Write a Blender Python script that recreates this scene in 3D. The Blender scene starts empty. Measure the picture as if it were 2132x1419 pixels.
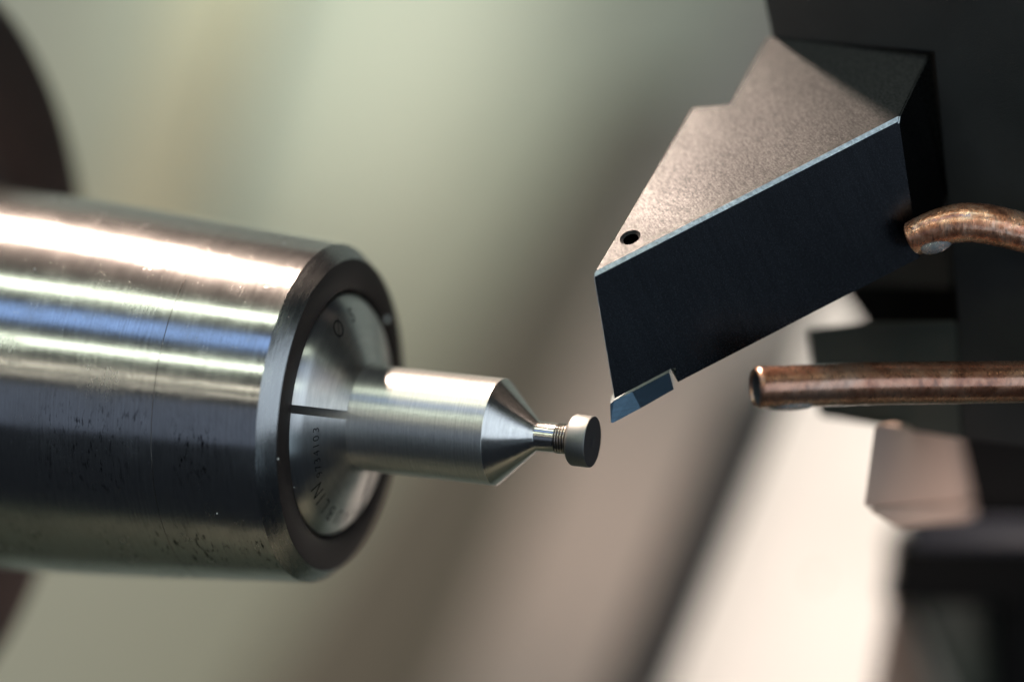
import bpy, bmesh, math, random
from mathutils import Vector, Matrix
random.seed(7)
C = bpy.context.scene
COL = C.collection
C.unit_settings.scale_length = 0.01          # one unit is one centimetre

# ------------------------------------------------------------------ camera
A_, P_ = math.radians(21.369), math.radians(14.648)
CB = Vector((math.sin(A_)*math.cos(P_), -math.cos(A_)*math.cos(P_), math.sin(P_)))   # towards the camera
CR = Vector((math.cos(A_), math.sin(A_), 0))
CU = CB.cross(CR)
CAM = Vector((11.91186, -32.48699, 10.00638))
FOC = 36.0
cd = bpy.data.cameras.new('camera'); co = bpy.data.objects.new('camera', cd); COL.objects.link(co)
M = Matrix((CR, CU, CB)).transposed().to_4x4(); M.translation = CAM; co.matrix_world = M
cd.sensor_width = 36.0; cd.angle = math.radians(15.0)
cd.clip_start = 1.0; cd.clip_end = 1000.0
cd.dof.use_dof = True; cd.dof.focus_distance = 35.95
cd.dof.aperture_fstop = (cd.lens*1e-3)/(2*1.05)       # aperture radius 1.05 cm
cd.dof.aperture_blades = 9; cd.dof.aperture_rotation = 0.3
C.camera = co
FPX = 1066/math.tan(math.radians(7.5))

def at(px, py, z):
    """point seen at photograph pixel px,py that lies z cm nearer the camera than the plane of focus"""
    d = FOC - z
    return CAM - CB*d + CR*((px-1066)/FPX*d) - CU*((py-709.5)/FPX*d)
def cdir(x, y, z): return (CR*x + CU*y + CB*z).normalized()
def onplane(px, py, p0, n):
    d = -CB + CR*((px-1066)/FPX) - CU*((py-709.5)/FPX)
    return CAM + d*((p0-CAM).dot(n)/d.dot(n))

# ------------------------------------------------------------------ world and lamps
w = bpy.data.worlds.new('World'); C.world = w; w.use_nodes = True
w.node_tree.nodes['Background'].inputs[0].default_value = (0.62, 0.78, 1.0, 1)
w.node_tree.nodes['Background'].inputs[1].default_value = 0.020
C.view_settings.view_transform = 'Standard'; C.view_settings.look = 'None'
C.view_settings.exposure = 0; C.view_settings.gamma = 1

def area(name, loc, target, sx, sy, power, col, shape='RECTANGLE', xaxis=None, spread=None):
    l = bpy.data.lights.new(name, 'AREA'); l.shape = shape; l.size = sx; l.size_y = sy
    l.energy = power; l.color = col
    if spread: l.spread = math.radians(spread)
    o = bpy.data.objects.new(name, l); COL.objects.link(o)
    zc = (loc - target).normalized()
    xa = xaxis or Vector((1, 0, 0)); xa = (xa - zc*xa.dot(zc)).normalized(); ya = zc.cross(xa)
    m = Matrix((xa, ya, zc)).transposed().to_4x4(); m.translation = loc; o.matrix_world = m
    return o
def spot(name, loc, target, power, col, deg, blend, radius=1.0):
    l = bpy.data.lights.new(name, 'SPOT'); l.energy = power; l.color = col
    l.spot_size = math.radians(deg); l.spot_blend = blend; l.shadow_soft_size = radius
    o = bpy.data.objects.new(name, l); COL.objects.link(o)
    zc = (loc-target).normalized(); o.matrix_world = Matrix.Translation(loc) @ zc.to_track_quat('Z', 'Y').to_matrix().to_4x4()
    return o
WARM = (1.0, 0.80, 0.66); GREEN = (0.86, 1.0, 0.80); BLUE = (0.30, 0.52, 1.0)
TOOLC = at(1600, 250, -0.6)
key_pos = TOOLC + cdir(-.40, .866, -.30)*36
area('machine_lamp', key_pos, at(1100, 500, 0), 2.4, 2.4, 3900, WARM, 'DISK', spread=48)
CH = Vector((-3.5, 0, 0))
def strip(name, deg, dist, width, x0, x1, radiance, col):
    """lamp or window running along the lathe's axis from x0 to x1; deg is the height angle seen from the chuck"""
    a = math.radians(deg); L = (x1-x0)
    loc = Vector(((x0+x1)/2, -.936*math.cos(a)*dist, .936*math.sin(a)*dist))
    area(name, loc, Vector((loc.x, 0, 0)), L, width, radiance*math.pi*L*width, col)
strip('fluorescent_tube_a', 75.5, 110, 6.5, -110, 60, 9.5, GREEN)
strip('fluorescent_tube_b', 40.5, 110, 3.6, -110, 90, 10.5, GREEN)
strip('fluorescent_tube_c', 27.0, 150, 2.6, -130, 110, 5.0, (1.0, .98, .80))
strip('fluorescent_tube_d', 21.5, 170, 2.2, -140, 110, 3.0, (1.0, .98, .80))
strip('shop_window', 57.5, 160, 24, -150, 60, 1.4, BLUE)
LOW = at(1280, 830, 0)
area('low_glow', LOW + cdir(.20, -.46, .87)*125, LOW, 44, 44, math.pi*52*40*.9, (.62, .84, 1.0), xaxis=Vector((.7, .7, 0)))  # unseen area lamp added low in front, for the blue gleam on the insert
area('side_window', Vector((115, -42, 34)), Vector((0, 0, 2)), 130, 90, math.pi*130*90*1.5, (.72, .86, 1.0), xaxis=Vector((0, 1, 0)))
spot('right_fill', at(3300, 1900, 6), at(1910, 1110, -5), 3700, (1.0, .80, .68), 26, .9, 1.5)  # unseen spot added to brighten the beige block and castings
strip('far_wall_glow', 3.0, 220, 90, -190, 120, .17, (.57, .72, 1.0))  # area lamp put in place of the dim far end of the shop
# light inside the machine: one lamp above, two unseen fills added for the background
spot('wall_lamp', at(900, -2600, -22), at(720, -150, -48), 32000, (.88, 1.0, .85), 22, 1.0, 2)
spot('wall_fill_left', at(-1500, 1500, -12), at(200, 900, -48), 12800, (1.0, .74, .50), 60, 1.0, 3)  # unseen fill added to warm the left of the back wall
spot('wall_fill_low', at(1500, 3300, -14), at(1300, 1060, -36), 20500, (1.0, .76, .64), 21, 1.0, 3)  # unseen fill added to brighten the leaning taupe panel

# ------------------------------------------------------------------ helpers
def link(o, parent=None):
    COL.objects.link(o)
    if parent:
        o.parent = parent; o.matrix_parent_inverse = parent.matrix_world.inverted()
    return o
def obj(name, bm, mat, parent=None, sharp=30, smooth=True):
    me = bpy.data.meshes.new(name); bmesh.ops.recalc_face_normals(bm, faces=bm.faces[:]); bm.to_mesh(me); bm.free()
    for m in (mat if isinstance(mat, (list, tuple)) else [mat]): me.materials.append(m)
    if smooth:
        for p in me.polygons: p.use_smooth = True
        me.set_sharp_from_angle(angle=math.radians(sharp))
    return link(bpy.data.objects.new(name, me), parent)
def empty(name, loc=(0, 0, 0)):
    o = bpy.data.objects.new(name, None); o.location = loc; o.empty_display_size = .5; COL.objects.link(o)
    bpy.context.view_layer.update(); return o
def tag(o, label=None, cat=None, group=None, kind=None):
    if label: o['label'] = label
    if cat: o['category'] = cat
    if group: o['group'] = group
    if kind: o['kind'] = kind
    return o
def lathe_bm(profile, a0=0.0, a1=360.0, seg=192, bm=None, closed=False, caps=False):
    """profile (x, r) turned about the X axis; angle 0 faces -Y, 90 faces +Z"""
    bm = bm or bmesh.new()
    full = abs(a1-a0) >= 359.99
    n = seg if full else max(3, int(seg*(a1-a0)/360))
    rings = []
    for k in range(n if full else n+1):
        a = math.radians(a0 + (a1-a0)*k/n)
        rings.append([bm.verts.new((x, -r*math.cos(a), r*math.sin(a))) for x, r in profile])
    m = len(profile)
    for k in range(n):
        r0, r1 = rings[k], rings[(k+1) % len(rings)]
        for j in range(m if closed else m-1):
            bm.faces.new((r0[j], r0[(j+1) % m], r1[(j+1) % m], r1[j]))
    if caps and not full:
        bm.faces.new(rings[0]); bm.faces.new(rings[-1][::-1])
    return bm
def prism_bm(pts, vec, bm=None):
    bm = bm or bmesh.new()
    a = [bm.verts.new(p) for p in pts]; b = [bm.verts.new(p+vec) for p in pts]
    bm.faces.new(a); bm.faces.new(b[::-1]); n = len(pts)
    for i in range(n): bm.faces.new((a[i], b[i], b[(i+1) % n], a[(i+1) % n]))
    bmesh.ops.recalc_face_normals(bm, faces=bm.faces[:])
    return bm
def tube_bm(path, radii, inner=None, seg=40, bump=0.0, seed=1):
    """hollow tube along a list of points; open end shows the bore"""
    bm = bmesh.new(); rnd = random.Random(seed); n = len(path); rings = []
    tang = [(path[min(i+1, n-1)]-path[max(i-1, 0)]).normalized() for i in range(n)]
    up = CU
    def ring(p, t, r):
        x = (up - t*up.dot(t)).normalized(); y = t.cross(x)
        return [bm.verts.new(p + x*(r*math.cos(2*math.pi*k/seg)) + y*(r*math.sin(2*math.pi*k/seg))) for k in range(seg)]
    seq = []
    if inner:
        for d in (8, 5, 3, 2, 1): seq.append((path[d], tang[d], inner))
        seq.append((path[0]+tang[0]*.03, tang[0], inner))
        seq.append((path[0], tang[0], inner+.012)); seq.append((path[0]-tang[0]*.004, tang[0], (inner+radii[0])/2))
    seq.append((path[0], tang[0], radii[0]-.018)); seq.append((path[0]+tang[0]*.018, tang[0], radii[0]))
    for i in range(1, n): seq.append((path[i], tang[i], radii[i]*(1+bump*rnd.uniform(-1, 1))))
    for s in seq: rings.append(ring(*s))
    for r0, r1 in zip(rings, rings[1:]):
        for k in range(seg):
            f = bm.faces.new((r0[k], r0[(k+1) % seg], r1[(k+1) % seg], r1[k]))
            if inner and rings.index(r0) < 5: f.material_index = 1
    return bm
def boolean(o, cutters, op='DIFFERENCE'):
    for c in cutters:
        m = o.modifiers.new('cut', 'BOOLEAN'); m.operation = op; m.object = c; m.solver = 'EXACT'
    dg = bpy.context.evaluated_depsgraph_get(); dg.update()
    me = bpy.data.meshes.new_from_object(o.evaluated_get(dg))
    old = o.data; o.modifiers.clear(); o.data = me; bpy.data.meshes.remove(old)
    for c in cutters: bpy.data.objects.remove(c)

# ------------------------------------------------------------------ materials
class NT:
    def __init__(s, name):
        s.m = bpy.data.materials.new(name); s.m.use_nodes = True; s.t = s.m.node_tree
        s.b = s.t.nodes['Principled BSDF']
    def n(s, kind, **kw):
        x = s.t.nodes.new(kind)
        for k, v in kw.items():
            if hasattr(x, k): setattr(x, k, v)
        return x
    def l(s, a, b): s.t.links.new(a, b)
    def val(s, sock, v):
        if isinstance(v, (int, float, tuple)): sock.default_value = v
        else: s.l(v, sock)
    def math(s, op, a, b=None):
        x = s.n('ShaderNodeMath', operation=op); s.val(x.inputs[0], a)
        if b is not None: s.val(x.inputs[1], b)
        return x.outputs[0]
    def noise(s, vec, scale, detail=3, rough=.55, dims='3D', w=None, dist=0.0):
        x = s.n('ShaderNodeTexNoise', noise_dimensions=dims)
        x.inputs['Scale'].default_value = scale; x.inputs['Detail'].default_value = detail
        x.inputs['Roughness'].default_value = rough; x.inputs['Distortion'].default_value = dist
        if vec is not None: s.l(vec, x.inputs['Vector'])
        if w is not None: s.l(w, x.inputs['W'])
        return x.outputs[0]
    def ramp(s, fac, stops):
        x = s.n('ShaderNodeValToRGB'); e = x.color_ramp.elements
        e[0].position, e[0].color = stops[0][0], (*stops[0][1], 1); e[1].position, e[1].color = stops[-1][0], (*stops[-1][1], 1)
        for p, c in stops[1:-1]:
            k = e.new(p); k.color = (*c, 1)
        s.l(fac, x.inputs[0]); return x.outputs[0]
    def step(s, fac, a, b, lo=0.0, hi=1.0):
        x = s.n('ShaderNodeMapRange'); x.inputs[1].default_value = a; x.inputs[2].default_value = b
        x.inputs[3].default_value = lo; x.inputs[4].default_value = hi; s.l(fac, x.inputs[0]); return x.outputs[0]
    def mix(s, fac, a, b):
        x = s.n('ShaderNodeMix', data_type='RGBA'); s.val(x.inputs[0], fac)
        for k, v in ((6, a), (7, b)):
            if isinstance(v, tuple): x.inputs[k].default_value = (*v, 1)
            else: s.l(v, x.inputs[k])
        return x.outputs[2]
    def bump(s, h, strength, dist):
        x = s.n('ShaderNodeBump'); x.inputs['Strength'].default_value = strength; x.inputs['Distance'].default_value = dist
        s.l(h, x.inputs['Height']); s.l(x.outputs[0], s.b.inputs['Normal']); return x
    def mapping(s, vec, scale, rot=(0, 0, 0)):
        x = s.n('ShaderNodeMapping'); x.inputs['Scale'].default_value = scale; x.inputs['Rotation'].default_value = rot
        s.l(vec, x.inputs[0]); return x.outputs[0]
    def obj(s): return s.n('ShaderNodeTexCoord').outputs['Object']

def turned_metal(name, col, rough, aniso=.75, groove=70, gstr=.25, gdist=.002, stains=0.0, sparkle=0.0, metal=1.0, spec=.5, halo=.035, patch=False):
    """steel turned on a lathe: rings round the X axis, blur along the axis"""
    m = NT(name); b = m.b
    sep = m.n('ShaderNodeSeparateXYZ'); m.l(m.obj(), sep.inputs[0])
    X, Y, Z = sep.outputs
    ang = m.math('ARCTAN2', Z, m.math('MULTIPLY', Y, -1.0))
    rad = m.math('SQRT', m.math('ADD', m.math('MULTIPLY', Y, Y), m.math('MULTIPLY', Z, Z)))
    cyl = m.n('ShaderNodeCombineXYZ'); m.l(X, cyl.inputs[0]); m.l(m.math('MULTIPLY', ang, 1.5), cyl.inputs[1]); m.l(rad, cyl.inputs[2])
    tan = m.n('ShaderNodeCombineXYZ'); m.l(m.math('MULTIPLY', Z, -1.0), tan.inputs[1]); m.l(Y, tan.inputs[2])
    axisc = m.math('ADD', X, m.math('MULTIPLY', rad, .7))
    g1 = m.noise(None, groove, 4, .7, '1D', w=axisc)
    streak = m.noise(m.mapping(cyl.outputs[0], (groove*1.2, 5, 5)), 1.0, 2, .6)
    g = m.math('ADD', g1, m.math('MULTIPLY', streak, .8))
    base = m.mix(m.step(g, .55, 1.25), tuple(c*.86 for c in col), tuple(min(1, c*1.1) for c in col))
    rgh = m.math('ADD', rough-.05, m.math('MULTIPLY', streak, .10))
    if stains:
        s1 = m.noise(m.mapping(cyl.outputs[0], (26, 9, 4)), 1.0, 5, .66)
        def band(c, wd): return m.step(m.math('ABSOLUTE', m.math('ADD', ang, -c)), wd, wd*.35)
        mB = m.math('MULTIPLY', band(-.68, .26), m.step(m.noise(m.mapping(cyl.outputs[0], (1.7, .6, 1)), 1.0, 2), .40, .55))
        mA = m.math('MULTIPLY', band(-.05, .34), m.step(m.noise(m.mapping(cyl.outputs[0], (1.3, .5, 1)), 1.0, 2), .52, .66))
        if patch: mA = m.math('MAXIMUM', mA, m.math('MULTIPLY', band(.0, .22), m.math('MULTIPLY', m.step(X, -3.55, -3.40), m.step(X, -3.0, -3.2))))
        mask = m.math('MINIMUM', m.math('ADD', m.math('MAXIMUM', mA, mB), .10), 1.0)
        sp = m.math('MULTIPLY', m.step(s1, .545, .66), mask)
        s3 = m.noise(m.mapping(cyl.outputs[0], (2.2, 3.0, 1)), 1.0, 4, .6)
        cloud = m.step(s3, .45, .75)
        base = m.mix(m.math('MULTIPLY', sp, stains), base, (.035, .035, .04))
        base = m.mix(m.math('MULTIPLY', cloud, .22*stains), base, (.16, .15, .15))
        rgh = m.math('ADD', rgh, m.math('MULTIPLY', cloud, .10))
    if sparkle:
        v = m.n('ShaderNodeTexVoronoi'); v.inputs['Scale'].default_value = 1.0
        m.l(m.mapping(cyl.outputs[0], (55, 26, 26)), v.inputs['Vector'])
        dots = m.step(v.outputs['Distance'], .18, .05)
        sc = m.n('ShaderNodeSeparateColor'); m.l(v.outputs['Color'], sc.inputs[0])
        pick = m.step(sc.outputs[0], .86, .90)
        dots = m.math('MULTIPLY', dots, pick)
        g = m.math('ADD', g, m.math('MULTIPLY', dots, sparkle))
    b.inputs['Metallic'].default_value = metal; b.inputs['Specular IOR Level'].default_value = spec
    m.val(b.inputs['Base Color'], base); m.val(b.inputs['Roughness'], rgh)
    b.inputs['Anisotropic'].default_value = aniso; b.inputs['Anisotropic Rotation'].default_value = .25
    m.l(tan.outputs[0], b.inputs['Tangent'])
    bn = m.bump(g, gstr, gdist)
    if halo:                                           # a share of coarser scratches widens the foot of every highlight
        b2 = m.n('ShaderNodeBsdfPrincipled'); b2.inputs['Metallic'].default_value = metal; b2.inputs['Specular IOR Level'].default_value = spec
        m.val(b2.inputs['Base Color'], base); b2.inputs['Roughness'].default_value = min(.8, rough+.32)
        b2.inputs['Anisotropic'].default_value = aniso*.6; b2.inputs['Anisotropic Rotation'].default_value = .25
        m.l(tan.outputs[0], b2.inputs['Tangent']); m.l(bn.outputs[0], b2.inputs['Normal'])
        ms = m.n('ShaderNodeMixShader'); ms.inputs[0].default_value = halo
        m.l(b.outputs[0], ms.inputs[1]); m.l(b2.outputs[0], ms.inputs[2])
        m.l(ms.outputs[0], m.t.nodes['Material Output'].inputs['Surface'])
    return m.m
STEEL = turned_metal('turned_steel', (.60, .57, .55), .20, .80, 42, .30, .0024, stains=.9, sparkle=2.6)
STEEL_CAP = turned_metal('turned_steel_cap', (.60, .57, .55), .19, .80, 42, .26, .0022, stains=1.0, sparkle=1.8, patch=True)
FACE = turned_metal('dark_face_steel', (.030, .023, .021), .5, .3, 90, .12, .001, metal=0, spec=.10)
CHAMF = turned_metal('chamfer_steel', (.35, .345, .34), .27, .7, 26, .8, .0035)
COLLET = turned_metal('collet_steel', (.70, .68, .66), .34, .96, 45, .3, .002)
BAR = turned_metal('bar_steel', (.74, .71, .68), .42, .75, 44, .42, .0034, halo=.08)
CONE = turned_metal('cone_steel', (.66, .63, .60), .22, .70, 50, .3, .0018)
NECK = turned_metal('neck_steel', (.66, .62, .58), .20, .5, 40, .08, .0008)
HEAD = turned_metal('head_steel', (.29, .282, .272), .52, .2, 160, .15, .0008)
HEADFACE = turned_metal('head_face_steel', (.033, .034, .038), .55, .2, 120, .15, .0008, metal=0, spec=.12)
FLANGE = turned_metal('brown_flange', (.075, .052, .050), .45, .2, 20, .1, .004)

def plain(name, col, rough=.5, metallic=0.0, noise=.25, scale=3.0, bump=0.0, bscale=60, bdist=.003, spec=.5, dark=.6, sheen=None):
    m = NT(name); v = m.obj()
    f = m.noise(v, scale, 5, .6)
    base = m.mix(m.step(f, .5-noise, .5+noise*1.4), tuple(c*dark for c in col), col)
    m.val(m.b.inputs['Base Color'], base); m.b.inputs['Metallic'].default_value = metallic
    m.val(m.b.inputs['Roughness'], m.math('ADD', rough-.06, m.math('MULTIPLY', m.noise(v, scale*4, 3), .12)))
    m.b.inputs['Specular IOR Level'].default_value = spec
    if bump: m.bump(m.noise(v, bscale, 3), bump, bdist)
    return m.m
DARKCAST = plain('dark_tool_block', (.044, .044, .045), .55, 0, .3, 1.2, .5, 55, .006, .35)
DARKGREEN = plain('dark_green_casting', (.085, .095, .087), .55, 0, .3, .8, .3, 30, .01, .35)
GREYGREEN = plain('grey_green_casting', (.13, .145, .125), .55, 0, .3, .8, .3, 30, .01, .35)
BLACK = plain('black_casting', (.005, .005, .0055), .6, 0, .2, 1, 0, spec=.08)
BLUEBLACK = plain('blue_black_bar', (.025, .028, .042), .4, 0, .2, 1, 0, spec=.4)
PINKISH = plain('beige_painted_block', (.62, .46, .38), .55, 0, .25, .6, 0, dark=.85)
PLATE = plain('cream_painted_plate', (.95, .93, .93), .5, 0, .25, .25, 0, dark=.9)
WALLG = plain('pale_green_paint', (.57, .575, .50), .6, 0, .3, .05, 0, dark=.88)
WALLT = plain('taupe_paint', (.40, .34, .30), .6, 0, .3, .06, 0, dark=.85)
CREAM = plain('cream_paint', (.72, .64, .46), .6, 0, .3, .06, 0, dark=.9)
CHANNEL = plain('dark_channel_paint', (.235, .205, .178), .6, 0, .3, .06, 0, dark=.85)
RAILB = plain('rail_brown_paint', (.060, .046, .042), .6, 0, .3, .06, 0, dark=.85)
OLIVE = plain('olive_tray_paint', (.21, .215, .17), .5, 0, .3, .05, 0, dark=.85)
WHITEBIT = plain('bright_chip', (.92, .91, .88), .2, 0, .1, 1)

_e = (at(1871, 246, .02)-at(1234, 571, .30)).normalized(); _d = (at(1283, 861, -.06)-at(1234, 571, .30)).normalized()
TAXES = (_e, _e.cross(_d).normalized(), _d)            # along the tool's long edge, square to its front face, down its nose
def ground_steel(name, col, rough, metallic=1.0, lines=(120, 10, 10), rot=(0, 0, 0), gs=.35, gd=.002, grain=.4, gscale=75, lo=.66, hi=1.25, gmix=.5, big=.35):
    m = NT(name); P0 = m.obj(); cv = m.n('ShaderNodeCombineXYZ')
    for i, ax in enumerate(TAXES):
        d = m.n('ShaderNodeVectorMath', operation='DOT_PRODUCT'); m.l(P0, d.inputs[0]); d.inputs[1].default_value = ax
        m.l(d.outputs['Value'], cv.inputs[i])
    v = cv.outputs[0]
    f = m.noise(m.mapping(v, lines, rot), 1.0, 4, .7)
    gr = m.noise(v, gscale, 3, .7)
    bigf = m.noise(v, 1.3, 4, .55)
    base = m.mix(m.step(m.math('ADD', m.math('MULTIPLY', f, 1-gmix), m.math('MULTIPLY', gr, gmix)), *((.36, .66) if gmix < .6 else (.40, .60))), tuple(c*lo for c in col), tuple(min(1, c*hi) for c in col))
    base = m.mix(m.step(bigf, .4, .7, 0, big), base, tuple(c*.6 for c in col))
    m.val(m.b.inputs['Base Color'], base); m.b.inputs['Metallic'].default_value = metallic
    m.val(m.b.inputs['Roughness'], m.math('ADD', rough-.08, m.math('MULTIPLY', gr, .16)))
    m.bump(m.math('ADD', f, m.math('MULTIPLY', gr, grain)), gs, gd)
    return m.m
def blackened_top():
    """blackened, finely ground face: grain lies in how much each grain shines back"""
    m = NT('ground_tool_top'); P0 = m.obj(); cv = m.n('ShaderNodeCombineXYZ')
    for i, ax in enumerate(TAXES):
        d = m.n('ShaderNodeVectorMath', operation='DOT_PRODUCT'); m.l(P0, d.inputs[0]); d.inputs[1].default_value = ax
        m.l(d.outputs['Value'], cv.inputs[i])
    v = cv.outputs[0]
    f = m.noise(m.mapping(v, (60, 15, 15)), 1.0, 3, .6); gr = m.noise(v, 48, 3, .7); big = m.noise(m.mapping(v, (2.2, .7, 1)), 1.0, 3, .5)
    g = m.math('ADD', m.math('MULTIPLY', f, .5), m.math('MULTIPLY', gr, .5))
    lev = m.math('MULTIPLY', m.step(g, .40, .62, .35, 1.75), m.step(big, .35, .65, .8, 1.2))
    m.val(m.b.inputs['Specular IOR Level'], m.math('MULTIPLY', lev, .0165))
    m.val(m.b.inputs['Base Color'], m.mix(m.step(g, .4, .6), (.030, .029, .029), (.050, .048, .047)))
    m.val(m.b.inputs['Roughness'], m.step(gr, .3, .7, .21, .29))
    m.bump(g, .6, .0015)
    return m.m
TTOP = blackened_top()
TSIDE = ground_steel('blackened_tool_side', (.030, .0315, .036), .26, 1.0, (48, 48, 1.2), (0, 0, 0), .30, .0014, .15)
TEDGE = ground_steel('bright_ground_edge', (.66, .68, .70), .36, 1.0, (30, 30, 30), (0, 0, 0), .3, .001, .4, 26, .45, 1.3)
INSERT = ground_steel('carbide_insert', (.105, .150, .195), .20, 1.0, (2, 40, 60), (0, 0, 0), .3, .0008, .2)

def copper(name, sc=5.0, bs=.45, dark=.7, mul=1.0):
    m = NT(name); v = m.obj()
    a = m.noise(v, sc, 6, .65, dist=.6); b2 = m.noise(m.mapping(v, (9, 9, 3)), 2.0, 5, .6)
    base = m.ramp(a, [(.30, (.26, .085, .045)), (.44, (.68, .27, .15)), (.55, (.93, .47, .30)), (.70, (.86, .58, .45))])
    if mul < 1: base = m.mix(1-mul, base, (.05, .025, .018))
    base = m.mix(m.step(b2, .54, .68, 0, dark), base, (.12, .065, .05))
    m.val(m.b.inputs['Base Color'], base); m.b.inputs['Metallic'].default_value = .85
    m.val(m.b.inputs['Roughness'], m.step(b2, .35, .7, .20, .42))
    m.b.inputs['Coat Weight'].default_value = 1.0; m.b.inputs['Coat Roughness'].default_value = .06
    m.bump(m.math('ADD', m.noise(v, 14, 5, .6), m.noise(m.mapping(v, (26, 26, 5)), 1.0, 3)), bs, .012)
    return m.m
COPPER = copper('oxidised_copper', 5.5, .55, .85)
COPPER2 = copper('smooth_copper', 2.2, .22, .6, .46)
BORE_SHADE = plain('bore_shade', (.09, .095, .11), .4, 0, .2, 6)  # shade inside the copper pipes, put into the colour of the bore
mw = NT('coolant'); mw.b.inputs['Base Color'].default_value = (.72, .80, .86, 1); mw.b.inputs['Transmission Weight'].default_value = .78
mw.b.inputs['Roughness'].default_value = .03; mw.b.inputs['IOR'].default_value = 1.34
COOLANT = mw.m
ENGRAVE = plain('engraved_ink', (.012, .011, .011), .5, 0, .2, 40, spec=.3)

# ------------------------------------------------------------------ the setting
def slab(name, pxs, z0, mat, thick, label=None, cat=None, kind=None, group=None, bevel=0.0):
    """flat sheet whose face is square to the line of sight at depth z0, with real thickness away from the camera"""
    pts = [at(x, y, z if z is not None else z0) for (x, y, z) in [(p+(None,))[:3] for p in pxs]]
    bm = prism_bm(pts, -CB*thick)
    if bevel: bmesh.ops.bevel(bm, geom=bm.edges[:], offset=bevel, segments=3, profile=.5, affect='EDGES')
    return tag(obj(name, bm, mat, sharp=40), label, cat, group, kind)
slab('back_wall', [(-5000, -4200), (6500, -4200), (6500, 5600), (-5000, 5600)], -50, WALLG, 1.0, kind='structure')

# guard panels that stand in front of the back wall, all leaning the same way
slab('machine_guard', [(740, 1900), (1660, -320), (2500, -320), (2500, 1900)], -36, WALLT, .6,
     'wide taupe guard panel leaning behind the workpiece and the lower pipe', 'panel', bevel=.25)
slab('guard_channel', [(240, 1900), (1290, 180), (1640, 180), (900, 1900)], -46, CHANNEL, 1.5,
     'dark leaning channel between the pale wall and the taupe panel', 'channel', bevel=.4)
slab('cream_strip', [(170, 700), (530, -500), (690, -500), (330, 700)], -46, CREAM, .6,
     'cream painted strip on the pale wall above the chuck', 'panel', bevel=.2)
slab('brown_rail', [(1120, 1800), (1530, 800), (1690, 760), (1330, 1800)], -20, RAILB, 1.5,
     'blurred dark brown rail along the left edge of the bright plate', 'rail', bevel=.35)
slab('machine_tray', [(-6000, 5200, -48), (7000, 5200, -48), (7000, 5200, 0), (-6000, 5200, 0)], 0, OLIVE, 1.0, kind='structure')

# ------------------------------------------------------------------ chuck
ch = empty('collet_chuck', (-4.5, 0, 0))
tag(ch, 'big steel collet chuck with scratched sides and a dark front ring, at the left', 'chuck')
obj('nose_cap', lathe_bm([(-2.682, 1.614), (-2.690, 1.6155), (-3.6945, 1.6985), (-3.696, 1.693), (-3.698, 1.688)], seg=256), STEEL_CAP, ch)
obj('chamfer', lathe_bm([(-2.530, 1.4835), (-2.536, 1.492), (-2.676, 1.609), (-2.682, 1.614)], seg=256), CHAMF, ch, 25)
obj('front_ring', lathe_bm([(-3.6, 1.185), (-2.56, 1.185), (-2.534, 1.20), (-2.528, 1.21), (-2.528, 1.475), (-2.530, 1.4835)], seg=256), FACE, ch, 50)
obj('body', lathe_bm([(-3.698, 1.688), (-3.7005, 1.693), (-3.702, 1.6995), (-4.6, 1.775), (-6.0, 1.862), (-7.3, 1.93)], seg=256), STEEL, ch)
obj('spindle_flange', lathe_bm([(-7.28, 1.0), (-7.28, 2.7), (-7.32, 2.75), (-7.30, 2.8), (-7.25, 3.90), (-7.35, 4.02), (-9.5, 4.05), (-9.5, 1.0)], seg=192), FLANGE, ch)

# collet: three jaws parted by saw cuts
cl = empty('collet', (-2.5, 0, 0))
tag(cl, 'engraved split steel collet gripping the bar inside the dark ring of the chuck', 'collet')
cprof = [(-3.6, .506), (-2.275, .506), (-2.267, .513), (-2.270, .535), (-2.455, 1.035), (-2.470, 1.062), (-2.487, 1.085), (-2.545, 1.140), (-2.565, 1.150), (-3.6, 1.150)]
slots = [17.3, 137.3, 257.3]
jaws = []
for i, s in enumerate(slots):
    # saw-cut walls stay parallel: each ring of the jaw is trimmed by its own angle
    bm = bmesh.new(); n = 90; rings = []; hw = .040
    for k in range(n+1):
        ring = []
        for x, r in cprof:
            d = math.degrees(math.asin(hw/r)); a0 = s+d; a1 = s+120-d
            a = math.radians(a0+(a1-a0)*k/n); ring.append(bm.verts.new((x, -r*math.cos(a), r*math.sin(a))))
        rings.append(ring)
    m = len(cprof)
    for r0, r1 in zip(rings, rings[1:]):
        for j in range(m): bm.faces.new((r0[j], r0[(j+1) % m], r1[(j+1) % m], r1[j]))
    bm.faces.new(rings[0]); bm.faces.new(rings[-1][::-1])
    jaws.append(obj('jaw', bm, COLLET, cl, 22))

def engrave(txt, deg, r0, size, jaw, squash=1.0):
    """letters standing on the collet's cone: text runs with the angle, tops point outwards"""
    cu = bpy.data.curves.new('t', 'FONT'); cu.body = txt; cu.size = size; cu.align_x = 'CENTER'; cu.align_y = 'CENTER'
    cu.offset = -.006*size; cu.resolution_u = 4
    o = bpy.data.objects.new('t', cu); COL.objects.link(o)
    dg = bpy.context.evaluated_depsgraph_get(); dg.update()
    me = bpy.data.meshes.new_from_object(o.evaluated_get(dg)); bpy.data.objects.remove(o)
    x1, q1, x2, q2 = -2.455, 1.035, -2.270, .535
    L = math.hypot(x1-x2, q1-q2); nx, nr = (q1-q2)/L, (x2-x1)/L
    for v in me.vertices:
        rr = r0 + v.co.y*(q1-q2)/L
        a = math.radians(deg) + v.co.x*squash/r0
        xx = x1 + (rr-q1)/(q2-q1)*(x2-x1)
        xx += nx*.0022; rr += nr*.0022
        v.co = (xx, -rr*math.cos(a), rr*math.sin(a))
    me.materials.append(ENGRAVE)
    return link(bpy.data.objects.new('engraving', me), jaw)
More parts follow.
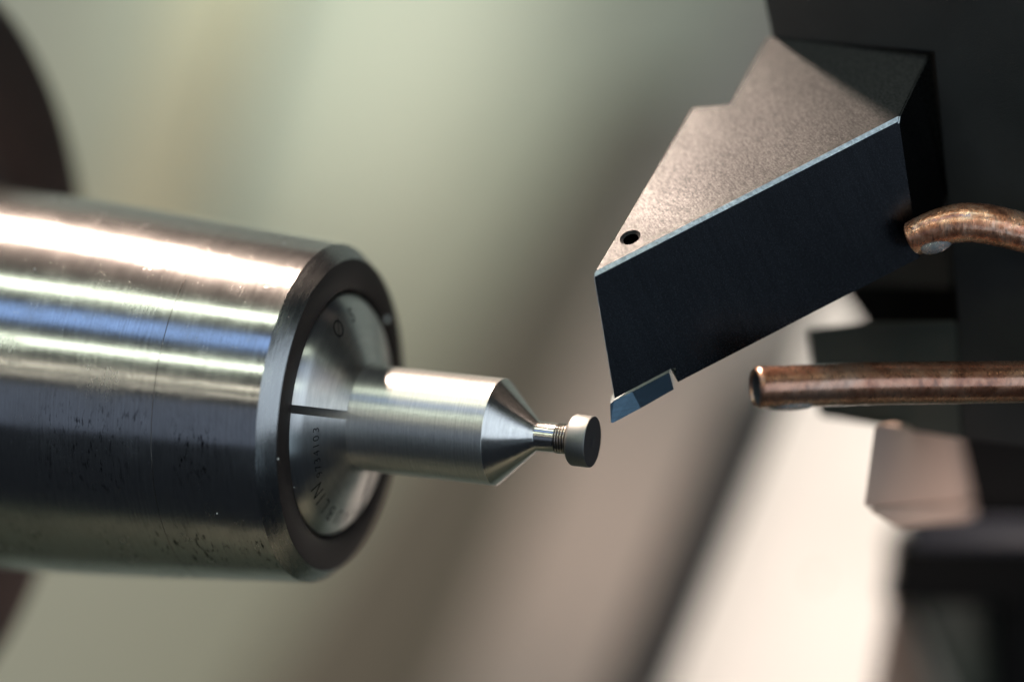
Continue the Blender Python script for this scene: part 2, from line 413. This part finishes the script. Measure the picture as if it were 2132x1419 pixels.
for chx, d in zip('9734103', (-22.6, -17.8, -12.9, -8.0, -3.4, 1.3, 6.4)): engrave(chx, d, .889, .118, jaws[2])
for chx, d in zip('HAUBLIN', (-92, -80.5, -69.5, -57.5, -47, -39.3, -31.5)): engrave(chx, d, .955, .215, jaws[2], .85)
engrave('\u00d8', 72.6, .958, .235, jaws[0]); engrave('5', 92, .97, .20, jaws[0])

# ------------------------------------------------------------------ workpiece
wp = empty('workpiece', (-1.3, 0, 0))
tag(wp, 'turned steel pin with cone, thin threaded neck and button head held in the collet', 'workpiece')
obj('bar', lathe_bm([(-3.4, 0.0), (-3.4, .503), (-.916, .503), (-.9105, .4995)], seg=192), BAR, wp)
obj('cone', lathe_bm([(-.9105, .4995), (-.907, .496), (-.545, .1465), (-.536, .1415)], seg=160), CONE, wp)
neck = [(-.536, .1415), (-.528, .1395), (-.352, .1395)]
for k in range(5):
    x = -.345+k*.0265; neck += [(x, .141), (x+.007, .106), (x+.011, .106), (x+.017, .146), (x+.021, .146)]
neck += [(-.208, .136), (-.198, .136)]
obj('threaded_neck', lathe_bm(neck, seg=128), NECK, wp, 20)
obj('head', lathe_bm([(-.200, .12), (-.200, .217), (-.192, .226), (-.178, .2365), (-.168, .2404), (-.008, .2404), (-.003, .2385), (0, .235)], seg=128), HEAD, wp, 35)
obj('head_face', lathe_bm([(0, .235), (.0005, .1), (.0005, .012), (.003, .006), (.003, 0)], seg=128), HEADFACE, wp)

# ------------------------------------------------------------------ cutting tool
pA, pB, pQ = at(1234, 571, .30), at(1871, 246, .02), at(1600, 78, -1.50)
tn = (pB-pA).cross(pQ-pA).normalized()
if tn.dot(CB) < 0: tn = -tn
down = at(1283, 861, -.06) - pA
top_px = [(1234, 571), (1871, 246), (1936, 110), (1598, 78), (1519, 218), (1440, 225)]
top = [onplane(x, y, pA, tn) for x, y in top_px]
th = empty('tool_holder', tuple(at(1600, 500, -.6)))
tag(th, 'wedge shaped black turning tool with a bright ground top, clamped in the dark block', 'cutting tool')
bm = prism_bm(top, down)
def vkey(v): return min(range(6), key=lambda i: min((v.co-top[i]).length, (v.co-top[i]-down).length))
fro, rgt = [], []
for e in bm.edges:
    ids = {vkey(v) for v in e.verts}; tops = all(min((v.co-p).length for p in top) < 1e-4 for v in e.verts)
    if tops and ids == {0, 1}: e_front = e
    if tops and ids == {1, 2}: e_right = e
    if ids == {0}: e_left = e
    if ids == {1}: e_r2 = e
bmesh.ops.bevel(bm, geom=[e_front], offset=.027, segments=1, affect='EDGES', clamp_overlap=True)
front_n = (pB-pA).cross(down).normalized()
if front_n.dot(CB) < 0: front_n = -front_n
for e in bm.edges:                                     # small breaks on the other sharp edges that show
    pass
es = [e for e in bm.edges if e.is_valid and len(e.link_faces) == 2 and e.calc_face_angle(0) > .5 and
      (max((v.co-top[0]).length for v in e.verts) < 2.0 and abs((e.verts[0].co-e.verts[1].co).normalized().dot(down.normalized())) > .9 or
       all(min((v.co-q).length for q in (top[1], top[2])) < .12 for v in e.verts) or
       all(min((v.co-q).length for q in (top[0], top[5])) < .12 for v in e.verts))]
bmesh.ops.bevel(bm, geom=es, offset=.012, segments=2, affect='EDGES', clamp_overlap=True)
holder = obj('holder', bm, [TSIDE, TTOP, TEDGE], th, smooth=False)
# seat for the insert and the small pin hole
into = -front_n
seat_px = [(1240, 851.5), (1277.5, 830), (1396, 767.5), (1406.5, 765.5), (1406.5, 776), (1413, 800), (1420, 960), (1240, 960)]
fz = lambda x, y: onplane(x, y, pA, front_n)
cut1 = obj('cut', prism_bm([fz(x, y)+front_n*.3 for x, y in seat_px], into*.76), TSIDE, smooth=False)
hc = onplane(1312, 494, pA, tn); e1 = (pB-pA).normalized(); e2 = tn.cross(e1)
bmh = bmesh.new()
bmesh.ops.create_cone(bmh, cap_ends=True, segments=32, radius1=.074, radius2=.074, depth=1.6,
                      matrix=Matrix.Translation(hc) @ Matrix((e1, e2, tn)).transposed().to_4x4())
bms = bmesh.new()
bmesh.ops.create_cone(bms, cap_ends=True, segments=32, radius1=.074, radius2=.128, depth=.05,
                      matrix=Matrix.Translation(hc) @ Matrix((e1, e2, tn)).transposed().to_4x4())
cut2 = obj('cut', bmh, TSIDE, smooth=False)
cut3 = obj('cut', bms, TSIDE, smooth=False)
boolean(holder, [cut1, cut2, cut3])
for p in holder.data.polygons:
    nn = p.normal; c0 = p.center
    if nn.dot(tn) > .985 and abs((c0-pA).dot(tn)) < .02: p.material_index = 1
    elif p.area < .35 and (c0-pA).dot(tn) > -.07 and .15 < nn.dot(tn) < .985 and (c0-hc).length > .2: p.material_index = 2
    elif p.area < .05 and ((c0-pA)-down.normalized()*(c0-pA).dot(down.normalized())).length < .03: p.material_index = 2
    elif (c0-hc).length < .15 and nn.dot(tn) > .3: p.material_index = 1
    else: p.material_index = 0
# insert: face, bright bevel along its top, and the pink rake at its nose
f0 = front_n*.015
ins = [(1271.5, 842), (1279, 834.5), (1316, 815), (1389, 776.5), (1393.5, 775.5), (1402.5, 810), (1334, 849), (1281, 879), (1277, 881), (1273, 880)]
bm = prism_bm([fz(x, y)+f0*.2 for x, y in ins], CU*.075+CR*.018-CB*.40)
bm.verts.ensure_lookup_table()
bmesh.ops.connect_verts(bm, verts=[bm.verts[2], bm.verts[6]])      # the nose is ground back from the rest of the face
for i, dd in ((0, .026), (1, .018), (7, .022), (8, .024), (9, .026)): bm.verts[i].co += into*dd
insert = obj('cutting_insert', bm, [INSERT, TEDGE], th, smooth=False)
for p in insert.data.polygons:
    if p.normal.dot(CU) > .6: p.material_index = 1

# ------------------------------------------------------------------ tool block
bp0 = at(1605, 80, -1.50); bp1 = at(1935, 110, -.42); bp2 = at(1990, 660, -1.30)
bn = (bp1-bp0).cross(bp2-bp0).normalized()
if bn.dot(CB) < 0: bn = -bn
bpl = lambda x, y, off=0: onplane(x, y, bp0 - bn*off, bn)
tb = empty('tool_block', tuple(bpl(2050, 400)))
tag(tb, 'large dark grey tool block with a pocket that takes the cutting tool', 'tool block')
outl = [(1540, -420), (1588, 0), (1606, 82), (1942, 112), (1992, 664), (2000, 915), (2230, 945), (2230, -420)]
bm = prism_bm([bpl(x, y) for x, y in outl], -bn*2.2)
bmesh.ops.bevel(bm, geom=[e for e in bm.edges if all(abs((v.co-bp0).dot(bn)) < 1e-4 for v in e.verts)], offset=.03, segments=3, affect='EDGES')
obj('block', bm, DARKCAST, tb, 40)
fr = [bpl(x, y, .004) for x, y in [(1988, 664), (1800, 668), (1676, 683), (1702, 868), (1818, 886), (1980, 912), (2006, 915)]]
bm = bmesh.new(); va = [bm.verts.new(p) for p in fr]; vb = [bm.verts.new(p-bn*.55-(CU*.40 if i < 3 else CU*.0)) for i, p in enumerate(fr)]
bm.faces.new(va); bm.faces.new(vb[::-1])
for i in range(len(fr)): bm.faces.new((va[i], vb[i], vb[(i+1) % len(fr)], va[(i+1) % len(fr)]))
bmesh.ops.recalc_face_normals(bm, faces=bm.faces[:])
bmesh.ops.bevel(bm, geom=bm.edges[:], offset=.03, segments=2, affect='EDGES')
obj('lower_arm', bm, DARKGREEN, tb, 40)
obj('pocket_web', prism_bm([bpl(x, y, 1.25) for x, y in [(1742, 60), (1970, 60), (1976, 600), (1747, 592)]], -bn*.5), DARKCAST, tb, 40)
obj('pocket_shade_back', prism_bm([bpl(x, y, 1.9) for x, y in [(1744, 60), (2040, 60), (2040, 730), (1806, 730), (1797, 668), (1748, 600)]], -bn*.25), BLACK, tb, 40)  # closing wall coloured black for the shade deep in the pocket

# ------------------------------------------------------------------ copper pipes and their drops
def smoothpath(pts, n=12):
    out = []
    for i in range(len(pts)-1):
        p0, p1, p2, p3 = pts[max(i-1, 0)], pts[i], pts[i+1], pts[min(i+2, len(pts)-1)]
        for k in range(n):
            t = k/n
            out.append(.5*((2*p1)+(p2-p0)*t+(2*p0-5*p1+4*p2-p3)*t*t+(3*p1-p0-3*p2+p3)*t*t*t))
    return out+[pts[-1]]
up_path = smoothpath([at(1899, 498, -.06), at(1945, 477, .03), at(2000, 464, .08), at(2050, 466, .08), at(2100, 476, .06), at(2160, 489, .02), at(2300, 500, -.1), at(2600, 505, -.5)], 10)
n = len(up_path)
rad = [.163+.022*min(1, i/22)*1.0 for i in range(n)]
p1 = tag(obj('coolant_pipe', tube_bm(up_path, rad, .125, 48, .010, 3), [COPPER, BORE_SHADE], sharp=50),
         'short bent copper pipe drooping in front of the dark pocket, upper of the two', 'pipe', 'copper coolant pipes')
lo_path = smoothpath([at(1573, 807, .72), at(1640, 804, .64), at(1720, 801, .55), at(1820, 798, .42), at(2000, 796, .2), at(2300, 793, -.1), at(2600, 790, -.4)], 8)
n = len(lo_path)
rad = [.190+.008*min(1, i/20) for i in range(n)]
p2 = tag(obj('coolant_pipe', tube_bm(lo_path, rad, .155, 48, .006, 5), [COPPER2, BORE_SHADE], sharp=50),
         'long straight copper pipe with an open end below the cutting tool', 'pipe', 'copper coolant pipes')
def drop(center, ax, w, h, d, label):
    bm = bmesh.new(); bmesh.ops.create_uvsphere(bm, u_segments=40, v_segments=24, radius=1)
    for v in bm.verts:
        x, y, z = v.co
        if y > 0: y *= .55
        v.co = center + ax*(x*w) + CU*(y*h) + CB*(z*d)
    return tag(obj('coolant_drop', bm, COOLANT, sharp=85), label, 'drop', 'drops hanging from the pipes')
drop(at(1950, 508, .08), (CR+CU*.25).normalized(), .155, .088, .09, 'clear drop hanging under the tip of the bent copper pipe')
drop(at(1634, 843, .66), CR, .26, .050, .09, 'flat clear drop clinging under the open end of the straight pipe')

# ------------------------------------------------------------------ slide plate and castings at the lower right
q0 = at(1600, 1150, -10.5); sn = cdir(-.70, .42, .58)
spl = lambda x, y: onplane(x, y, q0, sn)
sp_px = [(1752, 560), (1640, 852), (1300, 1540), (1800, 1540), (1822, 1400), (1842, 1290), (1866, 1108), (1797, 1060), (1819, 893), (1730, 880), (1745, 560)]
bm = prism_bm([spl(x, y) for x, y in [(1750, 600), (1668, 850), (1372, 1560), (1800, 1560), (1822, 1400), (1842, 1290), (1866, 1110), (1890, 1060), (1890, 860), (1750, 820), (1795, 640)]], -CB*1.2-CR*.14)
bmesh.ops.bevel(bm, geom=[e for e in bm.edges if all((v.co-spl(1372, 1560)).length < .01 or (v.co-spl(1668, 850)).length < .01 for v in e.verts)], offset=.7, segments=8, profile=.5, affect='EDGES')
sp = tag(obj('slide_plate', bm, PLATE, sharp=40), 'brightly lit cream slide plate running down under the straight pipe', 'plate')
bq = [at(1820, 888, -1.1), at(1797, 1062, -1.2), at(2006, 1082, -4.0)]
bbn = (bq[1]-bq[0]).cross(bq[2]-bq[0]).normalized()
if bbn.dot(CB) < 0: bbn = -bbn
bm = prism_bm([onplane(x, y, bq[0], bbn) for x, y in [(1821, 880), (1974, 900), (2006, 1050), (1797, 1060)]], CR*.22-CB*.8)
bmesh.ops.bevel(bm, geom=bm.edges[:], offset=.05, segments=3, profile=.5, affect='EDGES')
bb = tag(obj('beige_block', bm, PINKISH, sharp=40), 'small beige block beside the bright plate and under the tool block', 'block')
bm = prism_bm([onplane(x, y, bq[0]+bbn*.08, bbn) for x, y in [(1796, 1058), (2008, 1052), (2008, 1084), (1870, 1102), (1850, 1090)]], CR*.22-CB*.8)
bmesh.ops.bevel(bm, geom=bm.edges[:], offset=.04, segments=3, profile=.5, affect='EDGES')
obj('foot', bm, PINKISH, bb, 40)
slab('dark_bracket', [(1950, 860), (2500, 900), (2500, 1110), (1985, 1075)], -5.4, BLACK, .8,
     'black bracket to the right of the small beige block', 'bracket', bevel=.06)
slab('crossbar', [(1900, 1078), (2500, 1072), (2500, 1150), (1900, 1146)], -5.0, BLUEBLACK, .3,
     'narrow blue black bar under the black bracket', 'bar', bevel=.08)
slab('dark_shelf', [(1874, 1106), (2500, 1140), (2500, 1260), (1852, 1260)], -7.4, BLACK, 1.0,
     'black shelf below the small beige block', 'shelf', bevel=.05)
slab('green_casting', [(1846, 1120), (2118, 1120), (2105, 1600), (2070, 1600)], -8.2, GREYGREEN, 1.5,
     'dark green casting in the lower right corner', 'casting', bevel=.2)
slab('beige_rib', [(1690, 1180), (1868, 1180), (2010, 1600), (1690, 1600)], -9.6, PINKISH, .8,
     'blurred beige rib slanting beside the lower end of the bright plate', 'rib', bevel=.2)
slab('black_upright', [(2080, 1150), (2700, 1150), (2700, 1700), (2080, 1700)], -7.5, BLACK, 1.0,
     'black upright behind the dark green casting', 'upright', bevel=.1)

# ------------------------------------------------------------------ specks of swarf
def speck(p, r, label):
    bm = bmesh.new(); bmesh.ops.create_icosphere(bm, subdivisions=3, radius=r)
    for v in bm.verts: v.co = Vector((v.co.x*.7, v.co.y*.9, v.co.z*1.05)) + p
    return tag(obj('metal_chip', bm, WHITEBIT, sharp=80), label, 'chip', 'bright specks of swarf on the chuck')
def ondisc(px, py, x): return onplane(px, py, Vector((x, 0, 0)), Vector((1, 0, 0)))
speck(ondisc(806, 665, -2.512), .030, 'bright blurred speck on the far side of the dark front ring')
speck(ondisc(579, 955, -2.523), .012, 'bright speck on the near left edge of the dark front ring')
speck(ondisc(612, 1014, -2.523), .006, 'tiny bright speck on the lower left of the dark ring beside the collet')

def onchuck(px, py):
    d = -CB + CR*((px-1066)/FPX) - CU*((py-709.5)/FPX); lo, hi = 30.0, 37.2
    f = lambda t: math.hypot((CAM+d*t).y, (CAM+d*t).z) - (1.614 - .083*((CAM+d*t).x+2.68))
    for _ in range(60):
        mid = (lo+hi)/2
        lo, hi = (mid, hi) if f(mid) > 0 else (lo, mid)
    return CAM + d*hi
for px, py, r_, lab in ((452, 1068, .010, 'bright speck on the dark lower side of the nose of the chuck'),
                        (592, 506, .010, 'blurred speck on the upper right shoulder of the chuck'),
                        (72, 560, .010, 'bright speck between the light bands at the left end of the chuck'),
                        (228, 586, .008, 'small bright speck just below the white band of the chuck')):
    speck(onchuck(px, py), r_, lab)

# ------------------------------------------------------------------ render
C.render.engine = 'CYCLES'
C.cycles.use_denoising = True
C.cycles.max_bounces = 8; C.cycles.sample_clamp_indirect = 6.0
C.cycles.caustics_reflective = False
